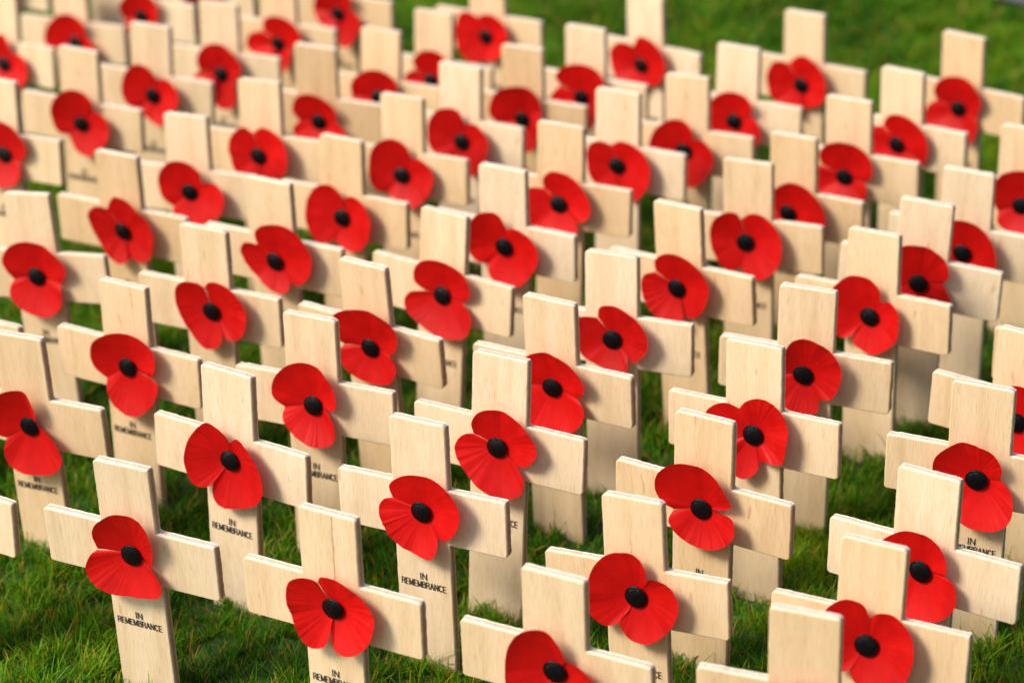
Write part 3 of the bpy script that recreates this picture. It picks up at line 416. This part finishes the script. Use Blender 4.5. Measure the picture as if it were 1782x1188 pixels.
    56: ((-6.6371, 57.1478, -0.1157, -0.4234, 0.0018, -0.0226), (0.041, -0.028, 7, '-0.547,0.02,0.11 -0.559,0.322,0.202 -0.389,0.627,0.239 -0.069,0.769,0.258 0.268,0.713,0.258 0.54,0.469,0.239 0.609,0.193,0.202 0.365,-0.179,0.11 0.418,-0.46,0.196 0.336,-0.736,0.232 0.086,-0.802,0.253 -0.096,-0.665,0.26 -0.101,-0.352,0.253 -0.27,-0.124,0.232 -0.68,-0.128,0.196')),
    57: ((-5.1491, 50.5524, 0.2975, -0.4503, -0.0282, -0.0691), (-0.04, 0.043, 8, '-0.074,0.502,0.11 0.181,0.659,0.196 0.506,0.584,0.232 0.74,0.408,0.253 0.825,0.142,0.26 0.785,-0.178,0.253 0.609,-0.346,0.232 0.391,-0.418,0.196 0.068,-0.412,0.11 -0.155,-0.483,0.202 -0.44,-0.365,0.239 -0.567,-0.058,0.258 -0.606,0.254,0.258 -0.463,0.51,0.239 -0.244,0.63,0.202')),
    58: ((-4.1794, 53.6265, 0.0138, -0.3994, 0.0278, 0.0382), (0.07, -0.065, 7, '-0.462,-0.016,0.11 -0.582,0.214,0.202 -0.508,0.507,0.239 -0.295,0.654,0.258 0.021,0.69,0.258 0.358,0.563,0.239 0.486,0.34,0.202 0.429,0.065,0.11 0.702,-0.085,0.202 0.671,-0.306,0.239 0.282,-0.438,0.258 -0.112,-0.423,0.258 -0.514,-0.339,0.239 -0.563,-0.169,0.202')),
    59: ((-2.8515, 54.7069, -0.0221, -0.5025, -0.0025, -0.0933), (0.028, 0.1, 6, '-0.69,-0.08,0.11 -0.65,0.247,0.21 -0.437,0.509,0.248 -0.094,0.654,0.26 0.232,0.643,0.248 0.502,0.453,0.21 0.487,0.206,0.11 0.513,-0.172,0.22 0.244,-0.428,0.256 -0.134,-0.486,0.256 -0.495,-0.4,0.22')),
    60: ((-1.032, 51.812, 0.1082, -0.505, -0.0014, -0.0547), (0.1, -0.007, 7, '0.093,0.422,0.11 0.42,0.464,0.202 0.674,0.265,0.239 0.744,-0.041,0.258 0.608,-0.352,0.258 0.362,-0.67,0.239 0.104,-0.597,0.202 -0.106,-0.368,0.11 -0.375,-0.351,0.196 -0.632,-0.238,0.232 -0.738,0.005,0.253 -0.732,0.333,0.26 -0.535,0.65,0.253 -0.27,0.757,0.232 -0.015,0.715,0.196')),
    61: ((0.3529, 53.402, -0.0381, -0.4947, -0.0029, 0.0196), (0.023, 0.015, 7, '-0.587,-0.188,0.11 -0.769,0.083,0.202 -0.696,0.41,0.239 -0.476,0.676,0.258 -0.113,0.816,0.258 0.234,0.813,0.239 0.445,0.608,0.202 0.487,0.319,0.11 0.467,-0.1,0.21 0.396,-0.476,0.248 0.197,-0.694,0.26 0.038,-0.458,0.248 -0.217,-0.322,0.21')),
    62: ((-1.6976, 56.8353, -0.3168, -0.4946, -0.0025, -0.0598), (-0.014, -0.01, 6, '-0.394,0.238,0.11 -0.399,0.495,0.21 -0.161,0.73,0.248 0.145,0.795,0.26 0.393,0.692,0.248 0.54,0.435,0.21 0.526,0.099,0.11 0.491,-0.269,0.202 0.255,-0.449,0.239 -0.078,-0.338,0.258 -0.248,-0.13,0.258 -0.602,0.008,0.239 -0.536,0.164,0.202')),
    63: ((-0.4206, 59.3369, -0.0656, -0.5938, -0.0302, 0.0007), (-0.003, -0.054, 7, '-0.196,0.482,0.11 0.107,0.61,0.202 0.456,0.587,0.239 0.685,0.344,0.258 0.714,0.028,0.258 0.543,-0.324,0.239 0.227,-0.543,0.202 -0.072,-0.574,0.11 -0.298,-0.681,0.202 -0.595,-0.529,0.239 -0.752,-0.22,0.258 -0.775,0.143,0.258 -0.672,0.475,0.239 -0.453,0.615,0.202')),
    64: ((-4.1011, 60.9286, -0.0097, -0.5112, -0.0002, 0.0012), (0.046, 0.036, 6, '-0.703,0.017,0.11 -0.573,0.313,0.21 -0.346,0.561,0.248 0.043,0.7,0.26 0.402,0.622,0.248 0.503,0.38,0.21 0.36,0.166,0.11 0.658,0.027,0.191 0.713,-0.202,0.225 0.571,-0.505,0.248 0.331,-0.766,0.259 0.099,-0.738,0.259 -0.031,-0.427,0.248 -0.367,-0.316,0.225 -0.566,-0.147,0.191')),
    65: ((-5.3867, 58.7722, 0.0132, -0.4715, -0.0106, -0.0002), (0.011, -0.007, 6, '-0.399,0.296,0.11 -0.292,0.58,0.21 0.012,0.747,0.248 0.372,0.715,0.26 0.659,0.507,0.248 0.701,0.182,0.21 0.354,-0.093,0.11 0.339,-0.39,0.196 0.11,-0.731,0.232 0.01,-0.454,0.253 -0.148,-0.23,0.26 -0.558,-0.243,0.253 -0.783,-0.076,0.232 -0.691,0.207,0.196')),
    66: ((-8.9149, 60.9602, -0.005, -0.512, 0.0054, -0.0), (0.029, 0.049, 7, '-0.493,-0.129,0.11 -0.57,0.136,0.202 -0.417,0.417,0.239 -0.086,0.676,0.258 0.302,0.69,0.258 0.558,0.476,0.239 0.577,0.181,0.202 0.463,-0.07,0.11 0.365,-0.424,0.22 0.081,-0.623,0.256 -0.25,-0.507,0.256 -0.357,-0.325,0.22')),
    67: ((-7.5108, 61.5939, 0.0, -0.4992, -0.0, -0.0), None),
    69: ((-12.9291, 63.7458, 0.0, -0.4992, -0.0, 0.0), None),
    72: ((9.791, 40.2435, 0.0497, -0.4989, -0.0038, -0.0161), None),
    73: ((-10.1664, 42.6381, 0.0, -0.4992, -0.0, -0.0), None),
}

# ------------------------------------------------------------------ every cross in the bed, front row first
LINE, _nt, _b = new_mat('dark_grain'); _b.inputs['Base Color'].default_value = (.40, .20, .13, 1); _b.inputs['Roughness'].default_value = .8
def build_cross(k, pose, spec, label):
    x, y, z, yaw, lean, tip = pose
    r = random.Random(k)
    root = bpy.data.objects.new('remembrance_cross', None); C.objects.link(root); root.empty_display_size = .02
    R3 = Matrix.Rotation(yaw, 3, 'Z') @ Matrix.Rotation(lean, 3, 'Y') @ Matrix.Rotation(tip, 3, 'X')
    # the root stands where the stem enters the soil; the parts keep the cross centre as their origin
    base = Vector((x, y, z+GZ)) + R3 @ Vector((0, 0, -(z+GZ)))
    root.matrix_world = Matrix.Translation(base*S) @ R3.to_4x4()
    up_ = Vector((0, 0, (z+GZ)*S))
    b = link('plywood_board', BOARDS[k % 8], root); b.location = up_
    link('inscription', TEXT, b)
    if spec:
        p = link('poppy', poppy_mesh(spec, 500+k), root)
        p.location = up_ + Vector((spec[0]*S, 0, spec[1]*S))
        c = link('button', BUTTONS[k % 4], p); c.location = (0, -.165*S, 0)
        c.rotation_euler = (r.uniform(-.05, .05), r.uniform(0, 6.28), r.uniform(-.05, .05))
    if k == 2:
        # dark grain line down the top and a loose red sliver under the flower
        n = 24; V = []
        for i in range(n):
            z_ = HH+ST-.01-1.35*i/(n-1); x_ = .085+.004*math.sin(i*.9); hw = .0045+.002*math.sin(i*2.1)
            V += [((x_-hw)*S, -.003*S, z_*S), ((x_+hw)*S, -.003*S, z_*S)]
        link('grain_line', mesh('grain_line', V, [(2*i, 2*i+1, 2*i+3, 2*i+2) for i in range(n-1)], LINE), b)
        V = []
        for i in range(12):
            t = i/11; x_ = -.05+.22*t; z_ = -.62-.26*t+.08*t*t; hw = .012*(1-t)+.002
            V += [(x_*S, (-.14-.05*t)*S, (z_+hw)*S), (x_*S, (-.14-.05*t)*S, (z_-hw)*S)]
        link('paper_sliver', mesh('paper_sliver', V, [(2*i, 2*i+1, 2*i+3, 2*i+2) for i in range(11)], PAPER), p)
    root['label'] = label; root['category'] = 'cross'; root['group'] = 'remembrance crosses standing in rows on the lawn'
    return root

ORD = ['first', 'second', 'third', 'fourth', 'fifth', 'sixth', 'seventh', 'eighth', 'ninth', 'tenth', 'eleventh']
ROWS = [[6, 1, 2, 12, 20], [5, 4, 3, 11, 19], [73, 7, 8, 9, 13, 18], [21, 24, 29, 10, 14, 16], [22, 26, 30, 35, 15, 17],
        [51, 23, 27, 31, 34, 47, 72], [52, 57, 28, 32, 36, 46], [53, 54, 58, 60, 33, 45, 48], [69, 55, 56, 59, 61, 37, 42, 49],
        [66, 65, 62, 38, 40, 43], [67, 64, 63, 39, 41, 44]]
LOOK = {1: 'plywood cross nearest the bottom left corner, poppy notched on its left',
        2: 'plywood cross with a fine dark line down its top, poppy split at the bottom',
        12: 'plywood cross cut by the bottom edge, half its poppy out of frame',
        20: 'slightly blurred plywood cross in the bottom right, only the tip of its poppy in frame',
        6: 'plywood cross of which only the right arm end shows at the lower left edge',
        3: 'plywood cross in the second row with its full inscription readable below a pleated poppy',
        11: 'plywood cross in the second row, poppy with one smooth and one pleated lobe',
        19: 'streaky plywood cross near the bottom right corner, poppy partly behind the nearest cross',
        73: 'cross showing only the tip of its right arm at the left edge, third row',
        72: 'cross showing only a sliver of its left arm at the right edge, sixth row'}
def side_words(i, n):
    if i == 0: return 'leftmost'
    if i == n-1: return 'rightmost'
    return ORD[i]+' from the left'
for ri, row in enumerate(ROWS):
    rw = 'front' if ri == 0 else ('rearmost' if ri == len(ROWS)-1 else ORD[ri])
    for ci, k in enumerate(row):
        lab = LOOK.get(k) or f'plywood cross with red poppy, {side_words(ci, len(row))} in the {rw} row of crosses'
        pose, spec = CROSSES[k]
        if spec is None: spec = CROSSES[[2, 13, 15, 42, 37][k % 5]][1]
        build_cross(k, pose, spec, lab)
